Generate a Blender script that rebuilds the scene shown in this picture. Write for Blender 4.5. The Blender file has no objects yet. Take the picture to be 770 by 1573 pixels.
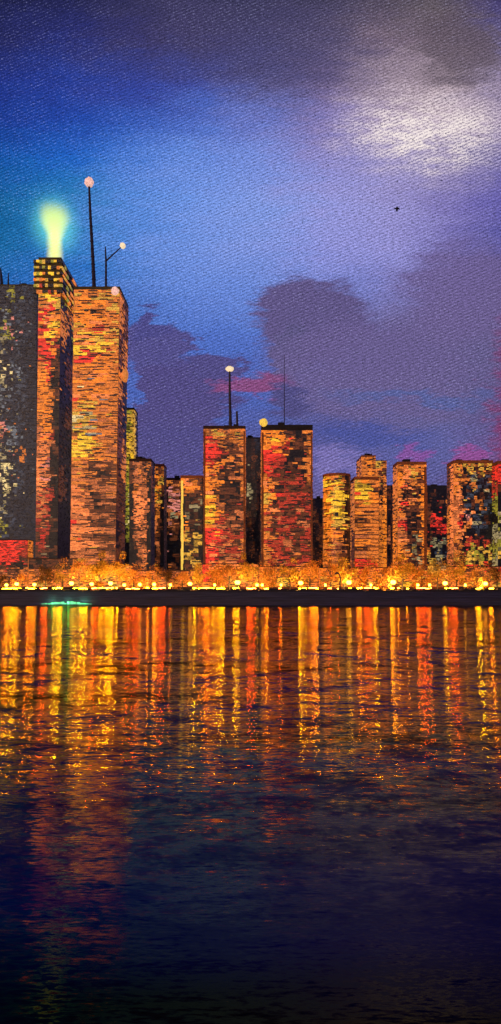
import bpy, bmesh, math, random
from mathutils import Vector, Matrix
random.seed(11)
S = bpy.context.scene
COL = S.collection
PI = math.pi
F, HX, HY, CAMZ = 1000.0, 385.0, 895.0, 10.0
QZ = 6.5                      # height of the quay top above the water

def at(px, py, D):            # a point seen at (px, py) standing D metres away
    return Vector(((px-HX)*D/F, D, CAMZ+(HY-py)*D/F))
def lin(c):
    return tuple(((v/255.0)/12.92 if v/255.0 <= .04045 else ((v/255.0+.055)/1.055)**2.4) for v in c)

# ------------------------------------------------------------------ nodes
class NT:
    def __init__(self, nt):
        self.nt = nt
        nt.nodes.clear()
    def n(self, t, **kw):
        nd = self.nt.nodes.new(t)
        for k, v in kw.items(): setattr(nd, k, v)
        return nd
    def link(self, a, b): self.nt.links.new(a, b)
    def put(self, sock, v):
        if isinstance(v, bpy.types.NodeSocket): self.link(v, sock)
        else: sock.default_value = v
    def m(self, op, a, b=0.0, c=0.0, clamp=False):
        nd = self.n('ShaderNodeMath', operation=op, use_clamp=clamp)
        self.put(nd.inputs[0], a); self.put(nd.inputs[1], b); self.put(nd.inputs[2], c)
        return nd.outputs[0]
    def mix(self, f, a, b, blend='MIX'):
        nd = self.n('ShaderNodeMix', data_type='RGBA', blend_type=blend)
        self.put(nd.inputs[0], f)
        self.put(nd.inputs[6], a if isinstance(a, bpy.types.NodeSocket) else tuple(a)[:3]+(1,))
        self.put(nd.inputs[7], b if isinstance(b, bpy.types.NodeSocket) else tuple(b)[:3]+(1,))
        return nd.outputs[2]
    def comb(self, x, y, z=0.0):
        nd = self.n('ShaderNodeCombineXYZ')
        self.put(nd.inputs[0], x); self.put(nd.inputs[1], y); self.put(nd.inputs[2], z)
        return nd.outputs[0]
    def noise(self, vec, scale=1.0, detail=2.0, rough=.5, dist=0.0):
        nd = self.n('ShaderNodeTexNoise')
        self.link(vec, nd.inputs['Vector'])
        nd.inputs['Scale'].default_value = scale; nd.inputs['Detail'].default_value = detail
        nd.inputs['Roughness'].default_value = rough; nd.inputs['Distortion'].default_value = dist
        return nd.outputs
    def rng(self, v, a, b, c=0.0, d=1.0, kind='SMOOTHSTEP'):
        nd = self.n('ShaderNodeMapRange', interpolation_type=kind)
        self.put(nd.inputs[0], v)
        for i, q in enumerate((a, b, c, d)): self.put(nd.inputs[1+i], q)
        return nd.outputs[0]
    def ramp(self, v, stops, interp='LINEAR'):
        nd = self.n('ShaderNodeValToRGB')
        nd.color_ramp.interpolation = interp
        el = nd.color_ramp.elements
        while len(el) < len(stops): el.new(.5)
        for e, (p, c) in zip(el, stops):
            e.position = p; e.color = tuple(c)[:3]+(1,)
        self.put(nd.inputs[0], v)
        return nd.outputs[0]

def new_mat(name):
    m = bpy.data.materials.new(name); m.use_nodes = True
    return m, NT(m.node_tree)

def mat_plain(name, col, rough=.6, emit=0.0, ecol=None, var=.35, scale=.6, metal=0.0, stretch=(1, 1, 1), bump=.4):
    m, t = new_mat(name)
    tc = t.n('ShaderNodeTexCoord').outputs['Object']
    mp = t.n('ShaderNodeMapping'); t.link(tc, mp.inputs[0]); mp.inputs['Scale'].default_value = stretch
    nz = t.noise(mp.outputs[0], scale, 6, .65)
    f = t.rng(nz[0], .3, .7, 1-var, 1+var, 'LINEAR')
    c = t.mix(1.0, col, t.comb(f, f, f), 'MULTIPLY')
    p = t.n('ShaderNodeBsdfPrincipled')
    t.link(c, p.inputs['Base Color']); p.inputs['Roughness'].default_value = rough; p.inputs['Metallic'].default_value = metal
    if emit:
        e = t.mix(1.0, ecol or col, t.comb(f, f, f), 'MULTIPLY')
        t.link(e, p.inputs['Emission Color']); p.inputs['Emission Strength'].default_value = emit
    b = t.n('ShaderNodeBump'); b.inputs['Strength'].default_value = bump; b.inputs['Distance'].default_value = .3
    t.link(nz[0], b.inputs['Height']); t.link(b.outputs[0], p.inputs['Normal'])
    o = t.n('ShaderNodeOutputMaterial'); t.link(p.outputs[0], o.inputs[0])
    return m

def mat_glaze(name, emit, rough=.35):
    """lit glazing: colour of each pane is stored on its faces, broken up by brush-like streaks"""
    m, t = new_mat(name)
    at_ = t.n('ShaderNodeAttribute', attribute_name='tint')
    tc = t.n('ShaderNodeTexCoord').outputs['Object']
    mp = t.n('ShaderNodeMapping'); t.link(tc, mp.inputs[0]); mp.inputs['Scale'].default_value = (.35, .35, 2.4)
    nz = t.noise(mp.outputs[0], 1.0, 5, .75, .6)
    n2 = t.noise(tc, 1.3, 3, .6)
    f = t.rng(nz[0], .36, .60, .3, 1.3, 'LINEAR')
    g = t.rng(n2[0], .36, .48, .45, 1.0)
    mp3 = t.n('ShaderNodeMapping'); t.link(tc, mp3.inputs[0]); mp3.inputs['Scale'].default_value = (.5, .5, .9)
    n3 = t.noise(mp3.outputs[0], 3.2, 3, .75, 1.2)
    f = t.m('MULTIPLY', f, t.m('MULTIPLY', g, t.rng(n3[0], .40, .52, .3, 1.12)))
    c = t.mix(1.0, at_.outputs['Color'], t.comb(f, f, f), 'MULTIPLY')
    p = t.n('ShaderNodeBsdfPrincipled')
    t.link(c, p.inputs['Base Color']); p.inputs['Roughness'].default_value = rough
    t.link(c, p.inputs['Emission Color']); p.inputs['Emission Strength'].default_value = emit
    b = t.n('ShaderNodeBump'); b.inputs['Strength'].default_value = .5; b.inputs['Distance'].default_value = .4
    t.link(nz[0], b.inputs['Height']); t.link(b.outputs[0], p.inputs['Normal'])
    o = t.n('ShaderNodeOutputMaterial'); t.link(p.outputs[0], o.inputs[0])
    return m

M = {}
M['glaze'] = mat_glaze('lit_glazing', 1.28)
M['wall_dark'] = mat_plain('dark_concrete', (.007, .006, .008), .7, var=.5, stretch=(.4, .4, 1.5))
M['wall_blue'] = mat_plain('blue_grey_concrete', (.006, .009, .015), .7, var=.5, stretch=(.4, .4, 1.5))
M['wall_brown'] = mat_plain('brown_brick', (.04, .016, .009), .8, var=.5, stretch=(.4, .4, 1.5))
M['wall_orange'] = mat_plain('orange_brick', (.32, .10, .025), .8, var=.5, stretch=(.4, .4, 1.5))
M['wall_olive'] = mat_plain('olive_stone', (.10, .08, .02), .8, var=.5, stretch=(.4, .4, 1.5))
M['roof'] = mat_plain('roof_felt', (.02, .018, .02), .9)
M['steel'] = mat_plain('dark_steel', (.04, .032, .045), .5, metal=.3)
M['quay'] = mat_plain('dark_quay_stone', (.028, .028, .062), .55, var=.8, scale=1.0, stretch=(.06, .06, 2.2), bump=.8)
M['cap'] = mat_plain('quay_cap_stone', (.022, .019, .022), .8, var=.6, scale=1.5)
M['ground'] = mat_plain('dark_ground', (.03, .024, .02), .9)
M['paving'] = mat_plain('promenade_paving', (.10, .07, .05), .85, scale=1.2)
M['road'] = mat_plain('asphalt', (.045, .042, .042), .85, scale=1.2)
M['bark'] = mat_plain('bark', (.05, .03, .02), .9, scale=3)
M['light_pink'] = mat_plain('pink_lamp_glass', lin((255, 190, 165)), .4, .75, lin((250, 200, 185)), var=.55, scale=1.2)
M['light_cream'] = mat_plain('cream_lamp_glass', lin((250, 230, 180)), .4, .8, lin((250, 228, 185)), var=.4, scale=1.5)
M['light_yellow'] = mat_plain('yellow_lamp_glass', lin((240, 200, 70)), .4, .8, lin((240, 200, 80)), var=.5, scale=1.2)
M['light_orange'] = mat_plain('orange_lamp_glass', lin((210, 130, 60)), .4, .8, lin((205, 125, 60)), var=.5, scale=1.2)
M['mullion'] = mat_plain('pale_grey_metal', (.07, .08, .09), .6, var=.6, stretch=(1, 1, .3))
M['globe'] = mat_plain('street_lamp_globe', (1, .72, .2), .4, 18.0, (1, .50, .03), var=.3, scale=1.2)
M['beacon'] = mat_plain('beacon_glass', lin((240, 245, 170)), .3, 1.6, lin((238, 240, 160)), var=.1)
M['green'] = mat_plain('green_lamp_glass', lin((90, 220, 150)), .3, .9, lin((120, 225, 165)), var=.3)
M['fleck'] = mat_plain('dark_fleck_paint', (.01, .01, .015), .8)

def leaf_mat(name, c1, c2):
    m, t = new_mat(name)
    g = t.n('ShaderNodeNewGeometry')
    oi = t.n('ShaderNodeObjectInfo')
    tc = t.n('ShaderNodeTexCoord').outputs['Object']
    nz = t.noise(tc, .45, 4, .7)
    f = t.m('ADD', t.m('MULTIPLY', g.outputs['Random Per Island'], .5), t.m('MULTIPLY', nz[0], .5))
    c = t.ramp(f, [(.2, c1), (.7, c2)])
    d = t.n('ShaderNodeBsdfDiffuse'); tr = t.n('ShaderNodeBsdfTranslucent')
    t.link(c, d.inputs[0]); t.link(c, tr.inputs[0])
    mx = t.n('ShaderNodeMixShader'); mx.inputs[0].default_value = .4
    t.link(d.outputs[0], mx.inputs[1]); t.link(tr.outputs[0], mx.inputs[2])
    o = t.n('ShaderNodeOutputMaterial'); t.link(mx.outputs[0], o.inputs[0])
    return m
M['leaf_orange'] = leaf_mat('autumn_leaves', (.30, .10, .02), (.75, .34, .06))
M['leaf_ochre'] = leaf_mat('ochre_leaves', (.30, .15, .02), (.75, .46, .06))
M['leaf_dark'] = leaf_mat('dark_leaves', (.03, .022, .012), (.16, .07, .02))

# ------------------------------------------------------------------ mesh helpers
def link(name, bm, m, parent=None, smooth=False):
    me = bpy.data.meshes.new(name); bm.to_mesh(me); bm.free()
    if smooth:
        for p in me.polygons: p.use_smooth = True
    me.materials.append(m)
    o = bpy.data.objects.new(name, me); COL.objects.link(o)
    if parent: o.parent = parent
    return o
def thing(name, label, cat, loc=(0, 0, 0), group=None):
    o = bpy.data.objects.new(name, None); COL.objects.link(o); o.location = loc
    o['label'] = label; o['category'] = cat
    if group: o['group'] = group
    return o
def box(bm, x0, x1, y0, y1, z0, z1):
    v = [bm.verts.new(p) for p in ((x0, y0, z0), (x1, y0, z0), (x1, y1, z0), (x0, y1, z0), (x0, y0, z1), (x1, y0, z1), (x1, y1, z1), (x0, y1, z1))]
    return [bm.faces.new([v[i] for i in q]) for q in ((0, 1, 5, 4), (1, 2, 6, 5), (2, 3, 7, 6), (3, 0, 4, 7), (4, 5, 6, 7), (3, 2, 1, 0))]
def cyl(bm, x, y, z0, z1, r0, r1, n=16, cap=True):
    a = [bm.verts.new((x+r0*math.cos(2*PI*i/n), y+r0*math.sin(2*PI*i/n), z0)) for i in range(n)]
    b = [bm.verts.new((x+r1*math.cos(2*PI*i/n), y+r1*math.sin(2*PI*i/n), z1)) for i in range(n)]
    for i in range(n): bm.faces.new((a[i], a[(i+1) % n], b[(i+1) % n], b[i]))
    if cap: bm.faces.new(b); bm.faces.new(a[::-1])
def rod(bm, p, q, r0, r1, n=8):
    p, q = Vector(p), Vector(q); d = (q-p).normalized()
    u = d.cross(Vector((0, 1, 0.01))).normalized(); w = d.cross(u)
    a = [bm.verts.new(p+r0*(math.cos(2*PI*i/n)*u+math.sin(2*PI*i/n)*w)) for i in range(n)]
    b = [bm.verts.new(q+r1*(math.cos(2*PI*i/n)*u+math.sin(2*PI*i/n)*w)) for i in range(n)]
    for i in range(n): bm.faces.new((a[i], a[(i+1) % n], b[(i+1) % n], b[i]))
    bm.faces.new(b); bm.faces.new(a[::-1])
def ball(bm, c, r, sx=1, sz=1, rough=.08, seg=14):
    g = bmesh.ops.create_uvsphere(bm, u_segments=seg, v_segments=seg-4, radius=r)
    for v in g['verts']:
        k = 1+random.uniform(-rough, rough)
        v.co = Vector((v.co.x*sx*k, v.co.y*k, v.co.z*sz*k))+Vector(c)

PAL = {'Y': (245, 190, 45), 'y': (205, 155, 55), 'O': (240, 130, 35), 'o': (208, 114, 42), 'S': (238, 130, 66), 's': (180, 98, 52), 'B': (26, 31, 42),
       'R': (225, 50, 35), 'r': (165, 50, 30), 'D': (88, 44, 22), 'K': (20, 17, 19), 'G': (52, 58, 70), 'g': (98, 104, 110),
       'C': (225, 200, 135), 'c': (150, 135, 95), 'L': (140, 130, 40), 'P': (215, 130, 115), 'd': (45, 25, 20)}
PAL = {k: lin(v) for k, v in PAL.items()}

def pick(cmap, u, v, ju=.04, jv=.018):
    rows = len(cmap); cols = len(cmap[0])
    u = min(.999, max(0, u+random.gauss(0, ju))); v = min(.999, max(0, v+random.gauss(0, jv)))
    r = cmap[int(v*rows)]
    return r[int(u*len(r))]

def bands(root, x0, x1, y0, y1, z0, z1, pitch, cmap, smap, dash, fill=.8, round_=None, verticals=False, hj=(.78, 1.0)):
    """one window band per storey: panes on the front and on both flanks, each with the colour of its light"""
    pitch *= .74; dash = (dash[0]*1.8, dash[1]*1.7)
    n = max(2, int((z1-z0)/pitch)); n = min(n, 98); pitch = (z1-z0)/n
    W = x1-x0; Dp = y1-y0
    for k in range(n):
        bm = bmesh.new(); lay = bm.loops.layers.float_color.new('tint')
        zt = z1-k*pitch; v = (k+.5)/n
        def pane(face, a, b, za, zb, pr, col):
            if round_:
                cx, cy, R = round_
                # a, b in angle terms around a drum
                seg = 3
                prev = None
                for s in range(seg+1):
                    ang = PI+PI*(a+(b-a)*s/seg)
                    e = (R+pr)
                    cur = (bm.verts.new((cx+e*math.cos(ang), cy+e*math.sin(ang), za)), bm.verts.new((cx+e*math.cos(ang), cy+e*math.sin(ang), zb)))
                    if prev:
                        f = bm.faces.new((prev[0], cur[0], cur[1], prev[1]))
                        for l in f.loops: l[lay] = col
                    prev = cur
                return
            if face == 'f': fs = box(bm, x0+a*W, x0+b*W, y0-pr, y0+.05, za, zb)
            elif face == 'r': fs = box(bm, x1-.05, x1+pr, y0+a*Dp, y0+b*Dp, za, zb)
            else: fs = box(bm, x0-pr, x0+.05, y0+a*Dp, y0+b*Dp, za, zb)
            for f in fs:
                for l in f.loops: l[lay] = col
        for face in ('f',) if round_ else ('f', 'l', 'r'):
            cm = cmap if face == 'f' else smap
            row = cm[min(len(cm)-1, int(v*len(cm)))]; ns = len(row)
            for q in range(ns):
                c = PAL[row[q]]; j = random.uniform(.28, .55)
                pane(face, q/ns+.0004, (q+1)/ns-.0004, zt-pitch+.01, zt-.01, .06, (c[0]*j, c[1]*j, c[2]*j, 1))
            cm = cmap if face == 'f' else smap
            for layer in (0, 1, 2):
                u = random.uniform(-.03, .02) if layer == 0 else random.uniform(0, .15)
                L = W if face == 'f' else Dp
                while u < 1.0:
                    w = random.uniform(*dash)/max(L, 1)*(1 if layer == 0 else .5)
                    a, b = max(.004, u), min(.996, u+w)
                    ch = pick(cm, (a+b)/2, v)
                    if b > a+.002 and (ch != 'K' or layer == 1) and (random.random() < (fill, .38, .5)[layer]):
                        j = random.uniform(.85, 1.12); c = [x*j for x in PAL[ch]]
                        if layer == 1:
                            c2 = PAL[pick(cm, (a+b)/2, v, .15, .1)]; q = random.uniform(.5, 1.2); c = [x*q for x in c2]
                        if layer == 2:
                            c = [.008, .006, .007]
                        h = pitch*random.uniform(*hj)*(1, .38, .3)[layer]
                        zc = zt-pitch/2+random.uniform(-.1, .1)*pitch*(1+3*layer)
                        za, zb = zc-h/2, zc+h/2
                        if za < z0+.02: za = z0+.02
                        if zb > z1-.02: zb = z1-.02
                        if zb > za+.05:
                            pane(face, a, b, za, zb, random.uniform(.12, .3)+layer*.22, (c[0], c[1], c[2], 1))
                    u += w+random.uniform(-.5, .12)/L
        if bm.faces: link('window_band', bm, M['glaze'], root)
        else: bm.free()

def lean_obj(root, z0, z1, dx):
    for ch in [root]+list(root.children_recursive):
        if ch.type == 'MESH' and not ch.get('sheared'):
            for v in ch.data.vertices:
                v.co.x += dx*(z1-v.co.z)/(z1-z0)
            ch['sheared'] = 1
    for ch in root.children_recursive:
        if 'sheared' in ch: del ch['sheared']

TOWERS = {}
def tower(key, px0, px1, pyt, D, depth, cmap, smap, label, wall='wall_dark', roofc='wall_orange', pitch=8.0, dash=(2.0, 9.0), fill=.85,
          lean=0, name='office_tower', roof_h=2.0, edge=None, zbase=QZ, mpx=None, hj=(.78, 1.0), group='lit towers of the skyline'):
    a = at(px0, pyt, D); b = at(px1, pyt, D)
    root = thing(name, label, 'building', ((a.x+b.x)/2, D+depth/2, zbase), group)
    ox, oy = root.location.x, root.location.y
    x0, x1, y0, y1 = a.x-ox, b.x-ox, -depth/2, depth/2
    H = a.z-zbase
    bm = bmesh.new(); box(bm, x0, x1, y0, y1, 0, H-.3)
    link('wall', bm, M[wall], root)
    bm = bmesh.new()
    t = .9
    for q in ((x0-.25, x1+.25, y0-.35, y0+t), (x0-.25, x1+.25, y1-t, y1+.25), (x0-.25, x0+t, y0+t, y1-t), (x1-t, x1+.25, y0+t, y1-t)):
        box(bm, *q, H-.298, H-.3+roof_h)
    link('parapet', bm, M[roofc], root)
    bm = bmesh.new(); box(bm, x0+t+.02, x1-t-.02, y0+t+.02, y1-t-.02, H-.28, H+.2)
    link('roof', bm, M['roof'], root)
    for _ in range(random.choice((0, 1, 1, 2)) if x1-x0 > 11 and name != 'low_building' else 0):
        bm = bmesh.new(); ux_ = random.uniform(x0+2, x1-6); w_ = random.uniform(2.5, 5)
        box(bm, ux_, ux_+w_, y0+2, y0+6, H+.21, H+roof_h+random.uniform(.6, 2.0)); link('roof_unit', bm, M['roof'], root)
    bands(root, x0, x1, y0, y1, 1.0, H-.35, pitch*D/F, cmap, smap, (dash[0]*D/F, dash[1]*D/F), fill, hj=hj)
    if edge:
        for (u, wpx, mk) in edge:
            bm = bmesh.new(); w = wpx*D/F; xx = x0+u*(x1-x0)
            n = 14
            for i in range(n):
                    box(bm, xx-w/2+random.uniform(-.2, .2)*w, xx+w/2+random.uniform(-.2, .2)*w, y0-.75-random.random()*.1, y0+.02, 1+i*(H-3)/n+.01, 1+(i+1)*(H-3)/n)
            link('corner_strip', bm, M[mk], root)
    TOWERS[key] = (root, x0, x1, y0, y1, H, D)
    if lean: lean_obj(root, 0, H, lean*D/F)
    return root

def loc(key, px, py, dy=None):
    """world point at a pixel on the plane of a tower's middle, in the tower's own space"""
    root, x0, x1, y0, y1, H, D = TOWERS[key]
    d = D+(dy if dy is not None else (y1-y0)*.3)
    return at(px, py, d)-root.location, d

def lamp_ball(parent, p, r, m, name='warning_light', sx=1, sz=1):
    bm = bmesh.new(); ball(bm, p, r, sx, sz, .12)
    return link(name, bm, M[m], parent, True)

def mast(key, pts, m=None, rpx=None, name='antenna_mast', base=None, lattice=True, dy=None, sx=1, sz=1):
    root, x0, x1, y0, y1, H, D = TOWERS[key]
    bm = bmesh.new()
    P = [(loc(key, x, y, dy)[0], w) for x, y, w in pts]
    d = loc(key, 0, 0, dy)[1]
    for (p, w), (q, w2) in zip(P, P[1:]):
        rod(bm, p, q, w*d/F/2, w2*d/F/2)
        if lattice:
            k = int((q-p).length/5)
            for i in range(k):
                c = p.lerp(q, (i+.5)/max(1, k)); r = (w+(w2-w)*(i+.5)/k)*d/F/2
                cyl(bm, c.x, c.y, c.z-.35, c.z+.35, r*1.18, r*1.18, 8)
    o = link(name, bm, M['steel'], root)
    if m: lamp_ball(o, P[-1][0]+Vector((0, 0, rpx*.3*d/F)), rpx*d/F, m, sx=sx, sz=sz)
    return o

# ------------------------------------------------------------------ the towers
DK = ['dK', 'Kd', 'dd', 'Kd']
# A far left, blue-grey
tower('A', -70, 57, 438, 560, 40,
      ['BBBBBBBBBBLBGBB', 'BBBBBBBBBgBGBBB', 'BBBBBBBBGLPBGBB', 'BBBBBBBGcBBGBBB', 'BBBBBBBGCBGgBBB', 'BBBBBBBGcBBgGBB', 'BBBBBBBBgBGBGBB', 'BBBBBBBBGBBGBBB',
       'BBBBBBBsPBgGBBB', 'BBBBBBBGcBBBoBB', 'BBBBBBBcBCBGBBB', 'BBBBBBBcBCBGBBB', 'BBBBBBBGcBBBBBB', 'BBBBBBBLLBGBBBB', 'BBBBBBBLGBBBBBB', 'BBBBBBBBBBBBBBB', 'BBBBBBBBBBBBBBB'], ['BB', 'BB'],
      'tall dark blue-grey tower with pale grey window strips at the left edge', 'wall_blue', 'wall_olive', pitch=7.0, dash=(1.5, 5), fill=.85, roof_h=.9)
mast('A', [(3, 437, 5), (2, 424, 4), (1, 412, 2)], lattice=False)
mast('A', [(13, 437, 3), (13, 420, 1.5)], lattice=False)
mast('A', [(31, 437, 2), (31, 431, 1)], lattice=False)

# B with the beacon; lit front, dark flank
Bmap = ['YYYOY', 'YKYYo', 'YYyKO', 'yYYOK', 'oRRoy', 'rRSOo', 'ORYYO', 'OYYOo', 'rRRrK', 'rRROD', 'oRRDK', 'OORKD', 'oOoKK', 'OOOoD', 'oOOKK', 'OOOKK', 'oOoDK', 'sOOrK', 'sSsKK', 'sSSKD', 'SSPKK', 'SPsDK',
        'SSsKK', 'sSDrK', 'rsrKK', 'rrDKK', 'rsrDK', 'DrrKK', 'DRDKK', 'DrDKD', 'DDcKK', 'rDDDK', 'DDcKK']
tower('B', 60, 94, 399, 500, 55, Bmap, ['LyK', 'KoK', 'oKL', 'KKK', 'KDK', 'KKK', 'KDK', 'KKD', 'KKK', 'DKK', 'KKK', 'KKK', 'KKD', 'KKK'],
      'tall slim tower topped by a blazing beacon', 'wall_dark', 'wall_olive', pitch=7, dash=(2.5, 11), lean=-6, fill=.95)
r, x0, x1, y0, y1, H, D = TOWERS['B']
# widened crown: stacked yellow collars
for i in range(6):
    bm = bmesh.new(); lay = bm.loops.layers.float_color.new('tint')
    z = H-1.5-i*4.6
    for k in range(10):
        a = x0-3.6+(x1-x0+5.2)*k/10; b = x0-3.6+(x1-x0+5.2)*(k+1)/10
        ch = random.choice('YYyyOoKL' if i < 4 else 'yoKLrK')
        if k > 3 and random.random() < .3: ch = 'K'
        for f in box(bm, a, b-.02, y0-1.6-random.random()*.5, y0-.4, z-random.uniform(.9, 2.2), z+random.uniform(.2, .7)):
            for l in f.loops: l[lay] = PAL[ch]+(1,)
    for k in range(10):
        a = y0-1+(y1-y0+1)*k/10; b = y0-1+(y1-y0+1)*(k+1)/10-.02
        ch = random.choice('KyoLKO')
        for f in box(bm, x1+.4, x1+1.3+random.random()*.4, a, b, z-random.uniform(.9, 2.2), z+.4):
            for l in f.loops: l[lay] = PAL[ch]+(1,)
    o = link('crown_ring', bm, M['glaze'], r)
    for v in o.data.vertices: v.co.x -= 6*D/F*0
bm = bmesh.new(); box(bm, x0-3.4, x1+.9, y0-1.2, y1+.6, H-24, H-.9); o = link('crown', bm, M['wall_olive'], r)
lean_fix = 6*D/F
pB, dB = loc('B', 85, 397, 25)
bm = bmesh.new(); cyl(bm, pB.x, pB.y, H-.5, H+3.0, 4.2, 3.4, 20); cyl(bm, pB.x, pB.y, H+5.9, H+6.4, 3.0, 1.5, 20)
o = link('beacon', bm, M['steel'], r)
bm = bmesh.new(); cyl(bm, pB.x, pB.y, H+3.02, H+5.88, 2.6, 2.6, 20); link('lamp', bm, M['beacon'], o, True)

# C broad orange tower
Cmap = ['yoOoyoOy', 'oOOOOOoD', 'yOOKOOoy', 'oOOKoOoo', 'oSOSOSoo', 'yOSSrOoy', 'oSSOyYoo', 'YYYYYYYy', 'oRRrRrro', 'oOSOSOoo', 'oooSoOoo', 'oOoOSooo', 'soOoOooo', 'SoOooSoo', 'RoOyoooo', 'oyyoosoo',
        'Cyyoosoo', 'cycgosso', 'oYYyosos', 'oYYYyoos', 'YOYYOoso', 'OYOyoooo', 'oOooDsDo', 'oosDDKDs', 'SssDsDDo', 'SSSDsKso', 'SSsKDsDD', 'SSsDKDsD', 'SsSDsDKD', 'RSsKsDsD', 'RsoSDsDs', 'sSssDsDD', 'soSsDsDs', 'sSsSssDs',
        'oSSssKsD', 'oyosoDos', 'yoyoyoyo', 'oyoyoyoo']
tower('C', 114, 184, 444, 460, 32, Cmap, ['oD', 'Do', 'oK', 'DK', 'Do', 'DD', 'KD', 'DK'],
      'broad orange tower carrying the tallest antenna mast', 'wall_brown', 'wall_olive', pitch=7.2, dash=(4, 18), lean=-7, fill=.95)
r, x0, x1, y0, y1, H, D = TOWERS['C']
mast('C', [(145, 446, 6), (143, 400, 5.2), (139, 330, 4.2), (137, 282, 3)], 'light_pink', 7.0)
am = mast('C', [(163, 446, 3.6), (163, 402, 3.0), (162, 379, 1.8)])
bm = bmesh.new(); p, d = loc('C', 163, 401); q, d = loc('C', 187, 379)
rod(bm, p, q, 1.3*d/F, .8*d/F); ar = link('side_arm', bm, M['steel'], r)
lamp_ball(ar, q+Vector((.8, 0, .7)), 4.4*d/F, 'light_cream')
p, d = loc('C', 177, 447, -1); lamp_ball(r, p, 6*d/F, 'light_pink', 'rooftop_light')
p, d = loc('C', 192, 577, 6); lamp_ball(r, p, 7*d/F, 'light_orange', 'wall_light', .8, 1.4)

tower('D', 176, 206, 629, 620, 20, ['yLyLy', 'LLyYy', 'LLyLY', 'LyLLy', 'KKLLC', 'KKKLK', 'KKKKK', 'KKKKK'], ['yK', 'yK', 'LK'],
      'narrow olive-yellow tower peeking out behind the right side of the broad orange tower', 'wall_olive', 'wall_olive', pitch=8, dash=(2, 6))
tower('E', 199, 232, 708, 470, 18, ['DsoDo', 'Dsssd', 'DssoK', 'KoSsK', 'KSSsK', 'KSSSK', 'KSSsK', 'KsSsK', 'KDssK', 'KssSK', 'KDsDK', 'KKsSK', 'KKDsK', 'KDDoK', 'oooso', 'oyooo'], ['DK', 'KK', 'KK'],
      'brown tower with a salmon stripe down its middle', 'wall_dark', 'wall_brown', pitch=7.5, dash=(2, 7), fill=.9)
tower('F', 234, 252, 716, 520, 16, ['oDo', 'DOy', 'yOD', 'OyK', 'ooK', 'DoK', 'sDK', 'sDK', 'DDK', 'KsK', 'KDK', 'DKK', 'ooD', 'oyo'], DK,
      'slender dark tower with an orange flare near its top, right of the salmon-striped tower', 'wall_brown', 'wall_orange', pitch=7.5, dash=(2, 6))
tower('G', 253, 281, 737, 560, 20, ['oDsDo', 'KPsPD', 'KsPsK', 'DPsPK', 'KscsK', 'KPsDK', 'KDsDK', 'KKDKK', 'KKKKK', 'KKKKK', 'KKKDK', 'KKDKK', 'DPsDD', 'oosoo'], DK,
      'short black tower with faint pink window rows in its upper half', 'wall_dark', 'wall_brown', pitch=6.5, dash=(3, 9), fill=.8)
tower('H', 278, 311, 734, 450, 20, ['OSOOD', 'oOOoD', 'DKDKD', 'KDKDc', 'KDDcK', 'KcKDK', 'KKDKD', 'KOKKD', 'OyDKK', 'KyKyy', 'KKDyK', 'KyyKK', 'KDKyK', 'KyDyK', 'DooKo', 'oyoyo'], DK,
      'short black tower with a bright yellow line down its left corner', 'wall_dark', 'wall_orange', pitch=7.5, dash=(3, 10), fill=.75, edge=[(.06, 3.2, 'light_yellow')])
tower('I', 313, 377, 658, 440, 30, ['osyosoyo', 'oDoDsoso', 'RRrosDso', 'RRRroDos', 'RRrDKoDs', 'OROrDKDo', 'OSOKDsKo', 'SOoDKKDs', 'OROKDKKo', 'sODDKDKo', 'YSoKDKDs', 'OOsKKDKD', 'YOOsDKsD', 'OYOKDsKs', 'OYsrsKrD', 'RORrrsDs', 'RRRsrDrs',
      'RSRrsrDo', 'SRRsrDrs', 'RSRssrDr', 'SRSorsro', 'RSoosroo', 'OSooooyo', 'oOoyoooo'], ['sK', 'DK'],
      'orange-red tower with black dashes and a thin mast on its roof', 'wall_dark', 'wall_brown', pitch=7.5, dash=(3, 12), fill=.9, edge=[(.02, 2.6, 'wall_orange'), (.975, 2.6, 'wall_orange')])
mast('I', [(354, 660, 6), (354, 640, 4.5), (353, 600, 3.5), (353, 568, 2.8)], 'light_cream', 4.2, sx=1.5)
mast('I', [(365, 660, 4), (364, 632, 3)], lattice=False)
tower('J', 374, 404, 673, 540, 25, ['BKdBK', 'KdDKK', 'KKdKD', 'KcKdK', 'dKdDK', 'KDdKd', 'dKKKd', 'KdDKK', 'dKKdD', 'DdKDd'], DK,
      'black unlit tower squeezed between the two tall orange-red towers at mid skyline', 'wall_dark', 'roof', pitch=7, dash=(1, 4), fill=.5, roof_h=1)
tower('K', 402, 480, 660, 430, 32, ['OOYOoDKDo', 'OYOORoKKo', 'ORRORKDDo', 'RRRrDKKKo', 'ORRrKKDKo', 'SRrDDDKKo', 'ORrDKDDKo', 'OoDrrDrDo', 'SrDKrDDrD', 'oORDrrrDr', 'yOKrDrDrD', 'OSDrrDsrr', 'oDrsDrrDr', 'oDDrrrDrD',
      'orDrsrDsr', 'ooDrDrrDr', 'rrSrsrDrD', 'orrDrssrD', 'oDrrDrrrr', 'orrDrrDrD', 'oosoorsoo', 'OoOoyooso', 'oyoOooyoo'], ['oK', 'DK'],
      'wide red tower under a thick black roof slab with a yellow light at its corner', 'wall_brown', 'roof', pitch=8, dash=(3, 11), fill=.9, roof_h=3.5, edge=[(.985, 2.4, 'wall_orange'), (.02, 2.8, 'wall_orange')])
p, d = loc('K', 405, 649, -1.5); lamp_ball(TOWERS['K'][0], p, 6.2*d/F, 'light_yellow', 'rooftop_light')
mast('K', [(437, 660, 1.5), (437, 600, 1.1), (437, 545, .7)], lattice=False)
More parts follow.
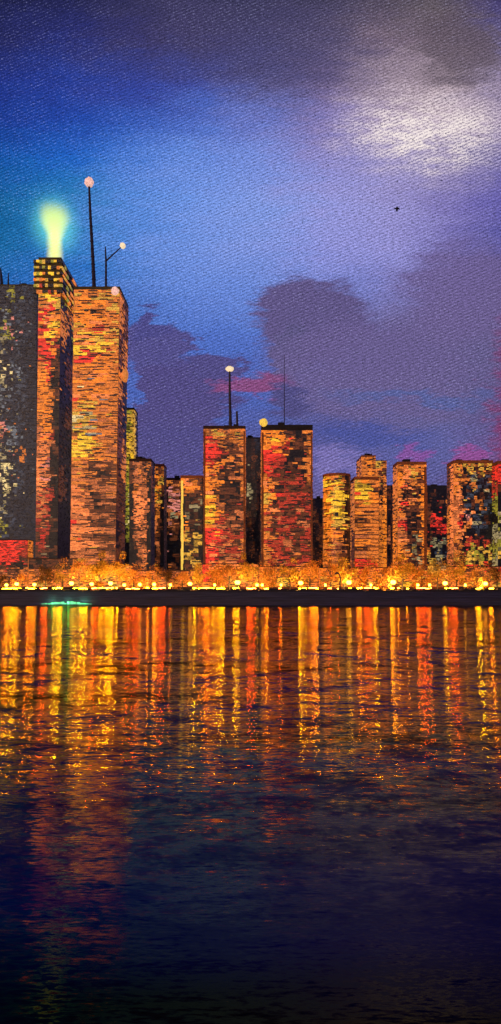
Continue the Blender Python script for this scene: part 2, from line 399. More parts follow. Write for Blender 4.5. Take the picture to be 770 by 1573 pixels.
tower('L', 478, 502, 766, 560, 20, ['dKKd', 'DDKd', 'KdDd', 'dKDd', 'DdKD', 'DDdD', 'oDDo'], DK,
      'low black tower in the gap right of the wide red tower', 'wall_dark', 'roof', pitch=7, dash=(1, 4), fill=.5, roof_h=.6)

# M the drum
a = at(499, 729, 440); b = at(541, 729, 440); R = (b.x-a.x)/2
Hm = a.z-QZ
root = thing('round_tower', 'round drum-shaped tower, yellow on the left and dark on the right', 'building', ((a.x+b.x)/2, 440+R, QZ), 'lit towers of the skyline')
bm = bmesh.new(); cyl(bm, 0, 0, 0, Hm-.5, R, R, 36); link('wall', bm, M['wall_brown'], root, False)
bm = bmesh.new(); cyl(bm, 0, 0, Hm-.49, Hm+1.2, R+.4, R+.4, 36); link('roof', bm, M['wall_orange'], root)
bands(root, -R, R, -R, R, 1, Hm-.6, 7.5*.44, ['oYYoOYYoKdDo', 'oOYYoYYyDKKd', 'oOOYyYYyKdKD', 'oOOYKYYyKKdK', 'oOOOyYYoKdKK', 'ooOOYKYyKKKd', 'oOOOYyYyKKdK', 'oOOOoyoyKdKK', 'oOooOooDKKKK', 'oOoorooDKKdK', 'ooosorsDKdKD', 'ooosrooDKKKD', 'oOoooosDKKKD', 'oosoorsDKdKD', 'ooOooooDDKDD', 'oOooyooooDoo'],
      DK, (1.2, 4.5), .92, round_=(0, 0, R))
TOWERS['M'] = (root, -R, R, -R, R, Hm, 440)

tower('O', 556, 577, 701, 530, 26, ['oOOo', 'OoOo', 'oKGo', 'oDDo', 'DKKD', 'oDoo'], ['oo', 'oD'],
      'narrow orange tower rising behind the banded orange one, its step higher at the left', 'wall_brown', 'wall_orange', pitch=7.5, dash=(2, 7), roof_h=1.2)
r, x0, x1, y0, y1, H, D = TOWERS['O']
sa = at(577.2, 707, D); sb = at(594, 707, D)
bm = bmesh.new(); box(bm, sa.x-r.location.x, sb.x-r.location.x, y0, y1, 0, sa.z-QZ); w = link('annex', bm, M['wall_brown'], r)
bands(w, sa.x-r.location.x, sb.x-r.location.x, y0, y1, 1, sa.z-QZ-.4, 7.5*.53, ['yyo', 'oDD', 'oDo', 'DKo', 'oKO', 'DoO', 'KoO', 'DoO', 'ooO', 'ooO', 'ooO', 'soO', 'ooO', 'ooo'], ['oo'], (1, 3.4), .9)
tower('N', 545, 582, 736, 450, 24, ['yyOyoo', 'YYYYoo', 'YYYYOD', 'RYYYOo', 'RoYYOD', 'oOYOoo', 'KoDoDo', 'oOoooo', 'DKDooo', 'oOoOoo', 'sooDoo', 'DDsDoo', 'oOoooo', 'ooOoso', 'DKDDoo', 'osososo', 'RoRooo', 'rRrRoo', 'DKrDRr', 'ooRooo', 'Oooooo', 'oyoyoo'], ['oo', 'Do'],
      'orange tower banded by black floor lines with a bright yellow block at its top', 'wall_brown', 'wall_orange', pitch=8, dash=(5, 18), fill=.97, hj=(.6, .85))
tower('P', 591, 610, 746, 570, 20, ['dDKd', 'KddK', 'dKDd', 'KsdK', 'dKDd', 'DdDD', 'oDDo'], DK,
      'thin black tower between two orange ones, right of the stepped orange tower', 'wall_dark', 'roof', pitch=7, dash=(1, 4), fill=.5, roof_h=.6)
tower('Q', 611, 655, 713, 440, 14, ['ooyooo', 'OSSyoO', 'OSSyDO', 'OSSoDO', 'oSSDoO', 'oDKDKO', 'OKDKDO', 'SRSoOO', 'oDKDoO', 'oKDKDO', 'srKDKO', 'SRKKDO', 'sRDKDO', 'ssKDKO', 'oSDKcO', 'oSKcDO', 'OoDyKO', 'OoKcDO', 'oODDco', 'oOoDoO', 'oOoooO', 'ooOooo', 'yOoyoo', 'oyoyoy'], ['oo', 'oO'],
      'orange tower with an orange frame around a dark middle, salmon patch near the top', 'wall_brown', 'wall_orange', pitch=7.5, dash=(2, 9), fill=.92, edge=[(.97, 4, 'wall_orange')])
tower('R', 652, 698, 746, 560, 20, ['KKKKK', 'KDKKK', 'KKKKo', 'KKDKo', 'DKKKO', 'DRKKK', 'DrRKK', 'KRrRK', 'KKrRK', 'KDKKK', 'KcKcK', 'KKcKG', 'OKGKc', 'yKcGK', 'KycKK', 'KcyDK', 'DDcDK', 'yDcoo', 'oyoyo'], DK,
      'low black tower speckled with red and cream windows, left of the gridded right-hand block', 'wall_dark', 'roof', pitch=7, dash=(1.2, 5), fill=.7, roof_h=.6)
bm = bmesh.new()
tower('S', 697, 757, 711, 430, 14, ['yoyoyoyoy', 'ooKyKDyKD', 'oDoKGKyGD', 'OoDKcKGKK', 'SoKGoGKGK', 'oSKDKGKcK', 'SsKGKKDKG', 'SSKKDoKGK', 'SsDGKGoKK', 'sSKKSKKGK', 'SrKPKGKDK', 'sSKSKcGKK', 'SRKoGKKGK', 'sSDKKGKKK', 'oSKrKDrKK', 'osKrKrKrD', 'DoKKLKyKL', 'yoKLyLKyK', 'yDKyKyLKy', 'DyKLyKyLK', 'ooKRRRrRD', 'oyDcPcsDD', 'yoooosooo', 'oyoooooyo'], ['SD', 'So', 'ss'],
      'dark gridded block at right with green, yellow and red windows and an orange left edge', 'wall_dark', 'wall_orange', pitch=7.5, dash=(1.5, 6), fill=.85)
tower('T', 765, 810, 712, 420, 20, ['RRR', 'RRR', 'RRR', 'DRr', 'KKK', 'KKK', 'KKK', 'cKK', 'LKK', 'KKK', 'cKK', 'LKK', 'cKK', 'yKK', 'KKK', 'KKK', 'oDD', 'oDD'], ['RR', 'rR', 'LK', 'KK', 'cK', 'LK', 'cK', 'oK'],
      'dark tower cut off by the right edge with a red top', 'wall_dark', 'wall_orange', pitch=8, dash=(1.5, 6), fill=.85)
bm.free()

# ------------------------------------------------------------------ low buildings on the waterfront
def low(px0, px1, pyt, D, cmap, label, wall='wall_brown', roofc='wall_brown', rh=.5):
    return tower('low%d' % px0, px0, px1, pyt, D, 9, cmap, ['oo', 'oo'], label, wall, roofc, pitch=5, dash=(2, 8), fill=.9, name='low_building', roof_h=rh, group='low buildings behind the waterfront trees')
low(-40, 43, 829, 395, ['RRRRRR', 'RRRRRr', 'RRRRRr', 'rRRRRD', 'KDKDKK', 'sDDsDo', 'DsooDs', 'oDoooo'], 'low block at far left with a bright red top storey', 'wall_brown', 'wall_dark')
low(44, 112, 858, 385, ['DKDDKD', 'KDKDKK', 'osDoso', 'ooDooo', 'oyoooo'], 'low dark-topped brown building left of the broad tower base', 'wall_dark')
low(114, 200, 868, 375, ['yoyoyo', 'oyoyyo', 'oYoyOy', 'yoyoyo'], 'low ochre building at the foot of the broad orange tower', 'wall_orange')
low(202, 309, 876, 380, ['soDsDs', 'oDosoD', 'oyosoo', 'yooyoo'], 'low brown building under the short black towers', 'wall_brown')
low(311, 396, 866, 378, ['RSooSo', 'ROooOo', 'ROoyoo', 'OoOyoy'], 'low orange-red building below the mast tower', 'wall_orange')
low(399, 489, 870, 382, ['ooOoso', 'OOoyOo', 'OoYOoo', 'oOyoOo'], 'low orange building below the wide red tower', 'wall_orange')
low(492, 603, 872, 376, ['OooRoO', 'OoYoOo', 'yOoOoO', 'oyOoyo'], 'long low orange building below the round tower', 'wall_orange')
low(606, 690, 868, 384, ['OooDyc', 'YoOoyo', 'yOyooy', 'oYoyoo'], 'low yellow-orange building with a bright left end, right of centre', 'wall_orange')
low(693, 800, 870, 374, ['oDosRo', 'ooDooo', 'OoYooD', 'oyooyo'], 'low orange building below the gridded right-hand block', 'wall_brown')

# ------------------------------------------------------------------ ground, quay, water
def sheet(name, x0, x1, y0, y1, z, m):
    bm = bmesh.new(); bm.faces.new([bm.verts.new(p) for p in ((x0, y0, z), (x1, y0, z), (x1, y1, z), (x0, y1, z))])
    o = link(name, bm, m); o['kind'] = 'structure'; return o
WY = 286.0
sheet('ground', -3000, 3000, WY+1.0, 6000, QZ-.05, M['ground'])
sheet('pavement', -400, 400, WY+1.4, WY+22, QZ, M['paving'])
bm = bmesh.new(); box(bm, -400, 400, WY+22, WY+22.4, QZ-.04, QZ+.12); o = link('kerb', bm, M['cap']); o['kind'] = 'structure'
sheet('road', -400, 400, WY+40, WY+52, QZ+.01, M['road'])

qw = thing('quay_wall', 'long dark navy stone quay wall between the water and the lights', 'wall', (0, WY, 0))
for i in range(10):
    bm = bmesh.new(); z0 = -2+i*.84 if i else -2.0
    box(bm, -400, 400, random.uniform(-.12, .12), 1.3, -2 if i == 0 else .05+(i-1)*.67, .048+i*.67 if i else .045)
    link('stone_course', bm, M['quay'], qw)
bm = bmesh.new()
x = -400
while x < 400:
    w = random.uniform(.8, 3.0); h = random.uniform(.15, .9) if random.random() < .8 else 1.2
    box(bm, x, x+w-.02, -.35, 1.35+random.random()*.2, 6.09, 6.3+h); x += w
link('coping', bm, M['cap'], qw)
bm = bmesh.new()
for i in range(320): cyl(bm, -400+i*2.5, .15, 6.3, 7.95, .06, .05, 6)
for z_ in (7.25, 7.95): rod(bm, (-400, .15, z_), (400, .15, z_), .06, .06, 6)
link('railing', bm, M['steel'], qw)

for nm, c, e in (('Y', (1, .47, .003), 330.0), ('O', (1, .25, .004), 300.0), ('R', (1, .085, .006), 250.0)):  # glowing strips added along the quay edge to make the coloured reflection columns
    M['strip'+nm] = mat_plain('added_strip_emitter', c, .4, e, c, var=.5, scale=.8)
for a_, b_, k_ in ((-60, -42, 'O'), (-30, -12, 'Y'), (4, 13, 'O'), (14, 36, 'Y'), (40, 56, 'O'), (57, 72, 'R'), (77, 95, 'Y'), (113, 136, 'Y'), (138, 149, 'R'), (152, 184, 'Y'), (189, 201, 'R'), (203, 215, 'R'), (225, 243, 'O'), (244, 262, 'R'),
                   (286, 301, 'Y'), (302, 322, 'O'), (324, 345, 'Y'), (358, 377, 'Y'), (379, 393, 'R'), (406, 420, 'O'), (421, 432, 'R'), (455, 471, 'Y'), (472, 489, 'O'), (496, 520, 'R'), (527, 540, 'Y'), (541, 556, 'O'), (557, 571, 'R'), (574, 585, 'Y'),
                   (600, 606, 'O'), (611, 628, 'O'), (640, 663, 'R'), (680, 689, 'Y'), (690, 706, 'R'), (730, 745, 'Y'), (746, 763, 'O'), (780, 800, 'Y'), (810, 830, 'R')):
    bm = bmesh.new(); x_ = a_
    while x_ < b_-1:
        w_ = min(b_-x_, random.uniform(2, 6)); zz = 7.35+random.uniform(-.15, .25)
        if random.random() < .7: box(bm, (x_-HX)*.2857, (x_+w_-HX)*.2857+.01, -.30-random.random()*.05, -.1, zz, zz+random.uniform(.16, .34)*(.8 if k_ == 'R' else 1))
        x_ += w_
    if bm.faces: link('added_glow_strip', bm, M['strip'+k_], qw)

# water: real wave normals from layered ripples
m, t = new_mat('night_water')
pos = t.n('ShaderNodeNewGeometry').outputs['Position']
sp = t.n('ShaderNodeSeparateXYZ'); t.link(pos, sp.inputs[0])
X, Y = sp.outputs[0], sp.outputs[1]
def ripple(fx, fy, det, rough, off):
    v = t.comb(t.m('MULTIPLY_ADD', X, fx, off), t.m('MULTIPLY', Y, fy), off)
    return t.noise(v, 1.0, det, rough, .2)
n1 = ripple(.38, 1.8, 5, .75, 3.1)
n2 = ripple(2.5, 10.0, 3, .6, 7.7)
n3 = ripple(.02, .06, 2, .5, 1.3)
def c0(s): return t.m('SUBTRACT', s, .5)
sy = t.m('ADD', t.m('MULTIPLY', c0(n1[0]), .90), t.m('ADD', t.m('MULTIPLY', c0(n2[0]), .90), t.m('MULTIPLY', c0(n3[0]), .10)))
calm = t.rng(Y, 18, 48, .42, 1.0)
sy = t.m('MULTIPLY', sy, calm)
s1 = t.n('ShaderNodeSeparateColor'); t.link(n1[1], s1.inputs[0]); s2 = t.n('ShaderNodeSeparateColor'); t.link(n2[1], s2.inputs[0])
sx = t.m('ADD', t.m('MULTIPLY', c0(s1.outputs[1]), .06), t.m('MULTIPLY', c0(s2.outputs[2]), .04))
nv = t.n('ShaderNodeVectorMath', operation='NORMALIZE'); t.link(t.comb(sx, sy, 1.0), nv.inputs[0])
lw = ripple(.012, .05, 3, .6, 5.0)
deep = t.ramp(lw[0], [(.38, (.0006, .0006, .008)), (.56, (.002, .006, .20))])
df = t.n('ShaderNodeBsdfDiffuse'); t.link(deep, df.inputs[0])
gs = t.n('ShaderNodeBsdfGlossy'); gs.inputs['Color'].default_value = (1, .80, .22, 1); gs.inputs['Roughness'].default_value = .07
t.link(nv.outputs[0], gs.inputs['Normal'])
fc = t.n('ShaderNodeLayerWeight'); t.link(nv.outputs[0], fc.inputs['Normal'])
fr = t.m('POWER', t.rng(fc.outputs['Facing'], .50, .86, 0, 1, 'LINEAR'), 1.85)
n4 = ripple(.16, .22, 5, .8, 11.0); n5 = ripple(.5, .9, 4, .8, 17.0)
patch = t.m('MULTIPLY', t.rng(n4[0], .40, .52, .26, 1.0), t.rng(n5[0], .40, .52, .35, 1.0))
fr = t.m('MULTIPLY_ADD', t.m('MULTIPLY', fr, patch), .98, .022)
ms = t.n('ShaderNodeMixShader'); t.link(fr, ms.inputs[0]); t.link(df.outputs[0], ms.inputs[1]); t.link(gs.outputs[0], ms.inputs[2])
o = t.n('ShaderNodeOutputMaterial'); t.link(ms.outputs[0], o.inputs[0])
sheet('water', -3000, 3000, -400, WY+.6, 0, m)

# ------------------------------------------------------------------ street lamps with their light
def copy_tree(o, parent=None):
    c = o.copy(); COL.objects.link(c); c.parent = parent
    for ch in list(o.children): copy_tree(ch, c)
    return c
def make_lamp():
    r = thing('street_lamp', '', 'street lamp', (0, 0, QZ), 'street lamps along the quay')
    bm = bmesh.new(); cyl(bm, 0, 0, 0, .3, .22, .18, 10); cyl(bm, 0, 0, .3, 2.0, .09, .07, 8); cyl(bm, 0, 0, 2.0, 2.12, .25, .25, 10); link('post', bm, M['steel'], r)
    bm = bmesh.new(); ball(bm, (0, 0, 2.85), .8, 1, .9, .1, 14); link('globe', bm, M['globe'], r, True)
    bm = bmesh.new(); cyl(bm, 0, 0, 3.5, 3.75, .35, .08, 10); link('cap', bm, M['steel'], r)
    return r
lamps = [(10, .8), (26, 1.0), (53, .85), (110, 1.25), (141, 1.0), (170, 1.25), (191, .8), (215, .85), (237, .9), (262, .6), (292, 1.1), (330, .6), (365, 1.6), (395, .8), (403, .6),
         (432, .5), (462, 1.4), (500, .5), (536, 1.6), (570, .5), (604, 1.7), (642, .7), (660, .6), (684, 1.3), (715, .5), (746, 1.15)]
big = {'110': 'large lamp', }
base_lamp = make_lamp()
where = {10: 'first globe lamp from the left end of the quay', 26: 'second globe lamp from the left, brighter than its neighbours', 53: 'third globe lamp from the left, under the red-topped block',
         110: 'large globe lamp above the right end of the green glow', 141: 'globe lamp just right of the large one by the green glow', 170: 'large yellow globe lamp below the broad orange tower',
         191: 'small globe lamp at the right foot of the broad orange tower', 215: 'globe lamp below the brown tower with the salmon stripe', 237: 'globe lamp below the slender dark tower',
         262: 'tiny globe lamp below the pink-lined black tower', 292: 'pale globe lamp right of the yellow corner line', 330: 'tiny globe lamp left under the mast tower', 365: 'very large yellow globe lamp under the mast tower',
         395: 'left one of the close pair of lamps under the black unlit tower', 403: 'right one of the close pair of lamps under the black unlit tower', 432: 'tiny globe lamp under the middle of the wide red tower',
         462: 'large yellow globe lamp under the right edge of the wide red tower', 500: 'tiny globe lamp left of the curved black post', 536: 'very large yellow globe lamp right of the curved black post',
         570: 'tiny globe lamp below the stepped orange tower', 604: 'largest globe lamp, at the left foot of the framed orange tower', 642: 'small globe lamp at the right foot of the framed orange tower',
         660: 'small globe lamp below the speckled black tower', 684: 'large globe lamp at the left foot of the gridded block', 715: 'tiny globe lamp below the gridded block', 746: 'bright globe lamp at the right end of the quay'}
for i, (px, s) in enumerate(lamps):
    o = base_lamp if i == 0 else copy_tree(base_lamp)
    D = 296.0+random.uniform(-2, 3)
    o.location = ((px-HX)*D/F, D, QZ); k = s**.5; o.scale = (k*1.05*s**.3, k*1.05*s**.3, 1.0*k if s > .8 else .85)
    o['label'] = where[px]
    if s < .75: continue
    L = bpy.data.lights.new('lamp_light', 'SPOT'); L.energy = 11500*s*random.uniform(.7, 1.2); L.color = (1, .55, .14); L.shadow_soft_size = .6; L.spot_size = math.radians(172); L.spot_blend = .5
    lo = bpy.data.objects.new('lamp_light', L); COL.objects.link(lo); lo.location = (o.location.x, D+1.6, QZ+2.9); lo.rotation_euler = (math.radians(100), 0, 0)

# green lit strip at the foot of the wall
gl = thing('floodlight', 'low green floodlight strip at the foot of the quay wall near the left', 'floodlight', ((103-HX)*.285, 285.2, 0))
bm = bmesh.new(); box(bm, -12, 12, -.2, .2, .05, .5); link('housing', bm, M['steel'], gl)
bm = bmesh.new()
for i in range(16):
    box(bm, -11+i*1.4, -11+i*1.4+random.uniform(.8, 1.3), -.35-random.random()*.05, .1, .56, .56+random.uniform(.4, 1.3)*math.sin(PI*(i+1)/17))
link('lamp_glass', bm, M['green'], gl)
for dx in (-7, 0, 7):
    L = bpy.data.lights.new('green_light', 'SPOT'); L.spot_size = math.radians(150); L.energy = 450; L.color = (.25, .9, .5); L.shadow_soft_size = .3
    lo = bpy.data.objects.new('green_light', L); COL.objects.link(lo); lo.rotation_euler = (math.radians(95), 0, 0); lo.location = (gl.location.x+dx, 283.6, 1.6)

# curved black post
cp = bmesh.new()
pts = [at(x, y, 293) for x, y in ((523, 905), (522.5, 896), (523, 888), (521.5, 882), (518, 879.5), (515, 882))]
for a_, b_ in zip(pts, pts[1:]): rod(cp, a_-pts[0], b_-pts[0], .28 if a_.z < 14 else .5, .28 if a_.z < 12.5 else .55)
o = link('curved_post', cp, M['steel']); o.location = pts[0]; o['label'] = 'short black post with a hooked top among the lamps'; o['category'] = 'post'

# ------------------------------------------------------------------ trees
def crown_mesh(seed, n=1500):
    rnd = random.Random(seed); bm = bmesh.new()
    cl = [(rnd.gauss(0, 2.6), rnd.gauss(0, 2.0), 7+rnd.gauss(0, 2.4), rnd.uniform(1.2, 2.6)) for _ in range(15)]
    for i in range(n):
        cx, cy, cz, r = rnd.choice(cl)
        d = Vector((rnd.gauss(0, 1), rnd.gauss(0, 1), rnd.gauss(0, 1))).normalized()*r*rnd.uniform(.5, 1.08)
        c = Vector((cx, cy, max(2.0, cz)))+d
        u = Vector((rnd.gauss(0, 1), rnd.gauss(0, 1), rnd.gauss(0, 1))).normalized(); w = u.orthogonal().normalized()
        s = rnd.uniform(.16, .42)
        bm.faces.new([bm.verts.new(c+u*s*a+w*s*.6*b) for a, b in ((-1, 0), (0, -1), (1, 0), (0, 1))])
    return bm
def trunk_mesh(seed):
    rnd = random.Random(seed); bm = bmesh.new()
    rod(bm, (0, 0, 0), (.1, 0, 3), .35, .26); rod(bm, (.1, 0, 2.95), (.2, 0, 6.5), .26, .12)
    for i in range(7):
        z = rnd.uniform(2.6, 6); a = rnd.uniform(0, 2*PI); rr = rnd.uniform(2, 3.6)
        rod(bm, (.12, 0, z), (rr*math.cos(a), rr*math.sin(a)*.7, z+rnd.uniform(1, 3)), .12, .03, 6)
    return bm
kinds = ['leaf_orange', 'leaf_ochre', 'leaf_dark']
protos = []
for k, mk in enumerate(kinds):
    for s in range(2):
        r = thing('tree', '', 'tree', (0, 0, QZ), 'trees along the quay')
        link('trunk', trunk_mesh(k*7+s), M['bark'], r); link('crown', crown_mesh(k*13+s+2), M[mk], r)
        protos.append(r)
kn = {0: 'orange-leaved tree', 1: 'ochre-leaved tree', 2: 'dark-leaved tree'}
near = [(0, 2, .6, 'at the far left under the red-topped block'), (34, 0, .55, 'between the red-topped block and the second lamp'), (70, 2, .75, 'below the dark-topped low building'), (96, 1, .8, 'left of the large lamp by the green glow'),
        (122, 0, .95, 'right of the large lamp by the green glow'), (152, 1, 1.1, 'before the left half of the broad orange tower'), (180, 1, 1.0, 'before the right half of the broad orange tower'), (206, 0, .9, 'below the brown tower with the salmon stripe'),
        (232, 0, .75, 'below the slender dark tower'), (256, 2, .7, 'below the pink-lined black tower'), (280, 0, .7, 'left of the pale lamp by the yellow corner line'), (306, 1, .65, 'right of the pale lamp by the yellow corner line'),
        (332, 0, .8, 'at the left foot of the mast tower'), (352, 0, .9, 'left of the very large lamp under the mast tower'), (380, 1, .9, 'right of the very large lamp under the mast tower'), (412, 0, .95, 'at the left foot of the wide red tower'),
        (446, 1, 1.0, 'left of the large lamp under the wide red tower'), (476, 0, .95, 'right of the large lamp under the wide red tower'), (508, 0, 1.0, 'left of the curved black post'), (528, 1, .85, 'just right of the curved black post'),
        (556, 0, 1.0, 'below the banded orange tower'), (588, 0, .9, 'left of the largest lamp'), (618, 1, 1.1, 'right of the largest lamp'), (648, 0, .85, 'below the speckled black tower'), (672, 1, .85, 'left of the lamp at the gridded block'),
        (702, 1, .95, 'right of the lamp at the gridded block'), (732, 0, .9, 'left of the lamp at the right end'), (764, 2, .85, 'at the right edge')]
used = set()
for px, k, s, w in near:
    pr = protos[k*2+random.randint(0, 1)]
    if pr.name in used: o = copy_tree(pr)
    else: o = pr; used.add(pr.name)
    D = 304+random.uniform(0, 5)
    o.location = ((px-HX)*D/F, D, QZ); o.rotation_euler.z = random.uniform(0, 6)
    o.scale = (s*1.4, s*1.1, s*random.uniform(1.1, 1.5)); o['label'] = kn[k]+' '+w
for pr in protos:
    if pr.name not in used:
        for c in list(pr.children): bpy.data.objects.remove(c)
        bpy.data.objects.remove(pr)

# ------------------------------------------------------------------ small dark fleck of paint high in the sky, modelled with wings
bm = bmesh.new()
ball(bm, (0, 0, 0), .28, .8, 1.9, .03, 10)
for s in (-1, 1):
    v = [bm.verts.new(p) for p in ((0, .15, .2), (0, -.15, -.1), (s*.55, 0, -.1), (s*.5, .1, .35))]
    f = bm.faces.new(v); bmesh.ops.extrude_face_region(bm, geom=[f])
o = link('speck', bm, M['fleck']); o.location = at(610, 321, 130); o['label'] = 'small black bird alone in the pale purple sky'; o['category'] = 'speck'

# ------------------------------------------------------------------ bloom of the beacon, its glow put into an emissive volume
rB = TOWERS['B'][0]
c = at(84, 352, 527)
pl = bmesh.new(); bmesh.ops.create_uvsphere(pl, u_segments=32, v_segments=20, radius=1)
plo = link('beacon_glow', pl, bpy.data.materials.new('beacon_glow_volume')); plo.location = c; plo.scale = (34, 34, 44)
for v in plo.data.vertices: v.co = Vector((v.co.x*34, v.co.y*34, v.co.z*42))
plo.scale = (1, 1, 1); plo['label'] = 'yellow-green glow flaring up from the slim tower beacon'; plo['category'] = 'beacon glow'
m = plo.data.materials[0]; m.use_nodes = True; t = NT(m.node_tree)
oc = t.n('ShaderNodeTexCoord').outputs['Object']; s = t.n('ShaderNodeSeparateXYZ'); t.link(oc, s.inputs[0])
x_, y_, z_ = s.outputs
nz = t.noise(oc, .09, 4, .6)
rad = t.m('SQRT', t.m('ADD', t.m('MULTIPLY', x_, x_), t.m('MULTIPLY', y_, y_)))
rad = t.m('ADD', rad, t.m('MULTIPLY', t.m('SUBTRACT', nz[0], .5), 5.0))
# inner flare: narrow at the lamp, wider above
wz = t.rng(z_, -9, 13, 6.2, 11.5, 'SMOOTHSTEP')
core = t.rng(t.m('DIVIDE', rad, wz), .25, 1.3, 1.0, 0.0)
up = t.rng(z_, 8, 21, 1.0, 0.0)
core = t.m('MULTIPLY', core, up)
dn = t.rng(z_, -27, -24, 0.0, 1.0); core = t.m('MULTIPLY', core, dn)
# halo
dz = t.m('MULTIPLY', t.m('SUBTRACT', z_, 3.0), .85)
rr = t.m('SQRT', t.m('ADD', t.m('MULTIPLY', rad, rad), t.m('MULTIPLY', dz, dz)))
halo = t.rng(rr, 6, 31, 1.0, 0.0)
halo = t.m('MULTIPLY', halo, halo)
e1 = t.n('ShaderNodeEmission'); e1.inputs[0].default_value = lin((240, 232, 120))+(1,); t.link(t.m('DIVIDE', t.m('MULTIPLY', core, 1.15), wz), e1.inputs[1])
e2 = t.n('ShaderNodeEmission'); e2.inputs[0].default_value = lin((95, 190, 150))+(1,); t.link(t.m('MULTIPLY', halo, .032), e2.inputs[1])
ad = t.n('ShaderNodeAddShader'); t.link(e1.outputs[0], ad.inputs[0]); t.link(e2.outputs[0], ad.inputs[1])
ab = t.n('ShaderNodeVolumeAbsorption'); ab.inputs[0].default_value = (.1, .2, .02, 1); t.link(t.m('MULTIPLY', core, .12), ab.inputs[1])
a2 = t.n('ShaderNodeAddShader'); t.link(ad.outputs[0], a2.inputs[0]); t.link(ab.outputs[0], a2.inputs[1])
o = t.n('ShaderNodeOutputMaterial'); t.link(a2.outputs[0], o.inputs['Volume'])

# ------------------------------------------------------------------ sky
SUN_EL, SUN_AZ = math.radians(14), math.radians(28)   # sun low behind the camera, to the left
W = bpy.data.worlds.new('World'); S.world = W; W.use_nodes = True
t = NT(W.node_tree)
g = t.n('ShaderNodeTexCoord').outputs['Generated']
s = t.n('ShaderNodeSeparateXYZ'); t.link(g, s.inputs[0])
yy = t.m('MAXIMUM', t.m('ABSOLUTE', s.outputs[1]), .05)
PX = t.m('MULTIPLY_ADD', t.m('DIVIDE', s.outputs[0], yy), 1000.0, 385.0)
PY = t.m('MULTIPLY_ADD', t.m('DIVIDE', s.outputs[2], yy), -1000.0, 895.0)
P0 = t.comb(PX, PY, 0)
def nmap(vec_scale, scale, det, rough, dist=0, seed=0.0):
    v = t.comb(t.m('MULTIPLY', PX, vec_scale[0]), t.m('MULTIPLY', PY, vec_scale[1]), seed)
    return t.noise(v, scale, det, rough, dist)
nb = nmap((.006, .016), 1, 6, .68, .3, 1.0)
nc = nmap((.02, .07), 1, 5, .7, .0, 4.0)
sb = t.n('ShaderNodeSeparateColor'); t.link(nb[1], sb.inputs[0])
sc_ = t.n('ShaderNodeSeparateColor'); t.link(nc[1], sc_.inputs[0])
QX = t.m('ADD', PX, t.m('ADD', t.m('MULTIPLY', t.m('SUBTRACT', sb.outputs[0], .5), 150.0), t.m('MULTIPLY', t.m('SUBTRACT', sc_.outputs[0], .5), 110.0)))
QY = t.m('ADD', PY, t.m('ADD', t.m('MULTIPLY', t.m('SUBTRACT', sb.outputs[1], .5), 90.0), t.m('MULTIPLY', t.m('SUBTRACT', sc_.outputs[1], .5), 55.0)))
xs = [0, 100, 200, 300, 400, 500, 600, 680, 770]
rows = [
 (-260, [(6,8,36)]*9),
 (-80, [(14,16,56)]*9),
 (10,  [(25,25,72),(33,33,85),(52,48,88),(62,57,94),(66,62,94),(76,68,94),(88,76,94),(100,88,96),(70,60,110)]),
 (60,  [(32,34,92),(38,42,110),(54,50,100),(68,62,102),(74,70,110),(94,84,114),(118,100,118),(118,102,116),(100,90,130)]),
 (130, [(28,45,130),(34,58,150),(50,64,150),(62,72,152),(86,84,138),(108,94,136),(152,134,152),(180,160,172),(140,125,155)]),
 (185, [(20,55,145),(28,68,164),(44,84,178),(64,96,186),(92,106,184),(128,114,168),(178,158,184),(196,176,192),(162,144,174)]),
 (240, [(10,80,165),(26,94,190),(52,110,202),(76,124,210),(104,130,208),(136,126,186),(158,144,188),(158,144,180),(122,112,166)]),
 (310, [(6,92,152),(30,116,178),(64,128,210),(92,142,222),(114,146,218),(148,144,206),(148,138,194),(124,114,178),(100,92,168)]),
 (380, [(12,98,158),(36,116,188),(74,128,210),(96,138,216),(110,140,214),(138,138,208),(142,136,200),(118,110,176),(86,82,152)]),
 (440, [(24,92,170),(38,104,186),(68,116,196),(82,124,208),(88,124,204),(100,114,190),(116,112,176),(108,100,154),(96,86,136)]),
 (520, [(30,76,162),(36,84,170),(58,92,174),(72,104,190),(76,104,188),(96,92,148),(102,94,140),(98,90,136),(92,84,132)]),
 (610, [(40,64,152),(42,68,152),(58,82,162),(68,94,178),(72,92,172),(88,82,138),(94,86,136),(92,86,136),(88,78,130)]),
 (680, [(50,58,132),(52,60,136),(66,68,138),(76,82,158),(76,80,148),(76,78,144),(84,86,150),(88,88,152),(94,74,136)]),
 (740, [(70,60,125),(72,62,128),(78,66,132),(84,74,142),(80,74,140),(92,84,150),(84,84,155),(80,76,140),(90,64,120)]),
 (895, [(110,70,90),(110,70,90),(110,70,90),(110,70,90),(110,70,90),(110,70,90),(110,70,90),(110,70,90),(110,70,90)])]
ux = t.m('DIVIDE', QX, 770.0, clamp=True)
col = None; prev = None
for y, cs in rows:
    rp = t.ramp(ux, [(x/770.0, lin(c)) for x, c in zip(xs, cs)])
    if col is None: col = rp
    else: col = t.mix(t.rng(QY, prev, y, kind='LINEAR'), col, rp)
    prev = y
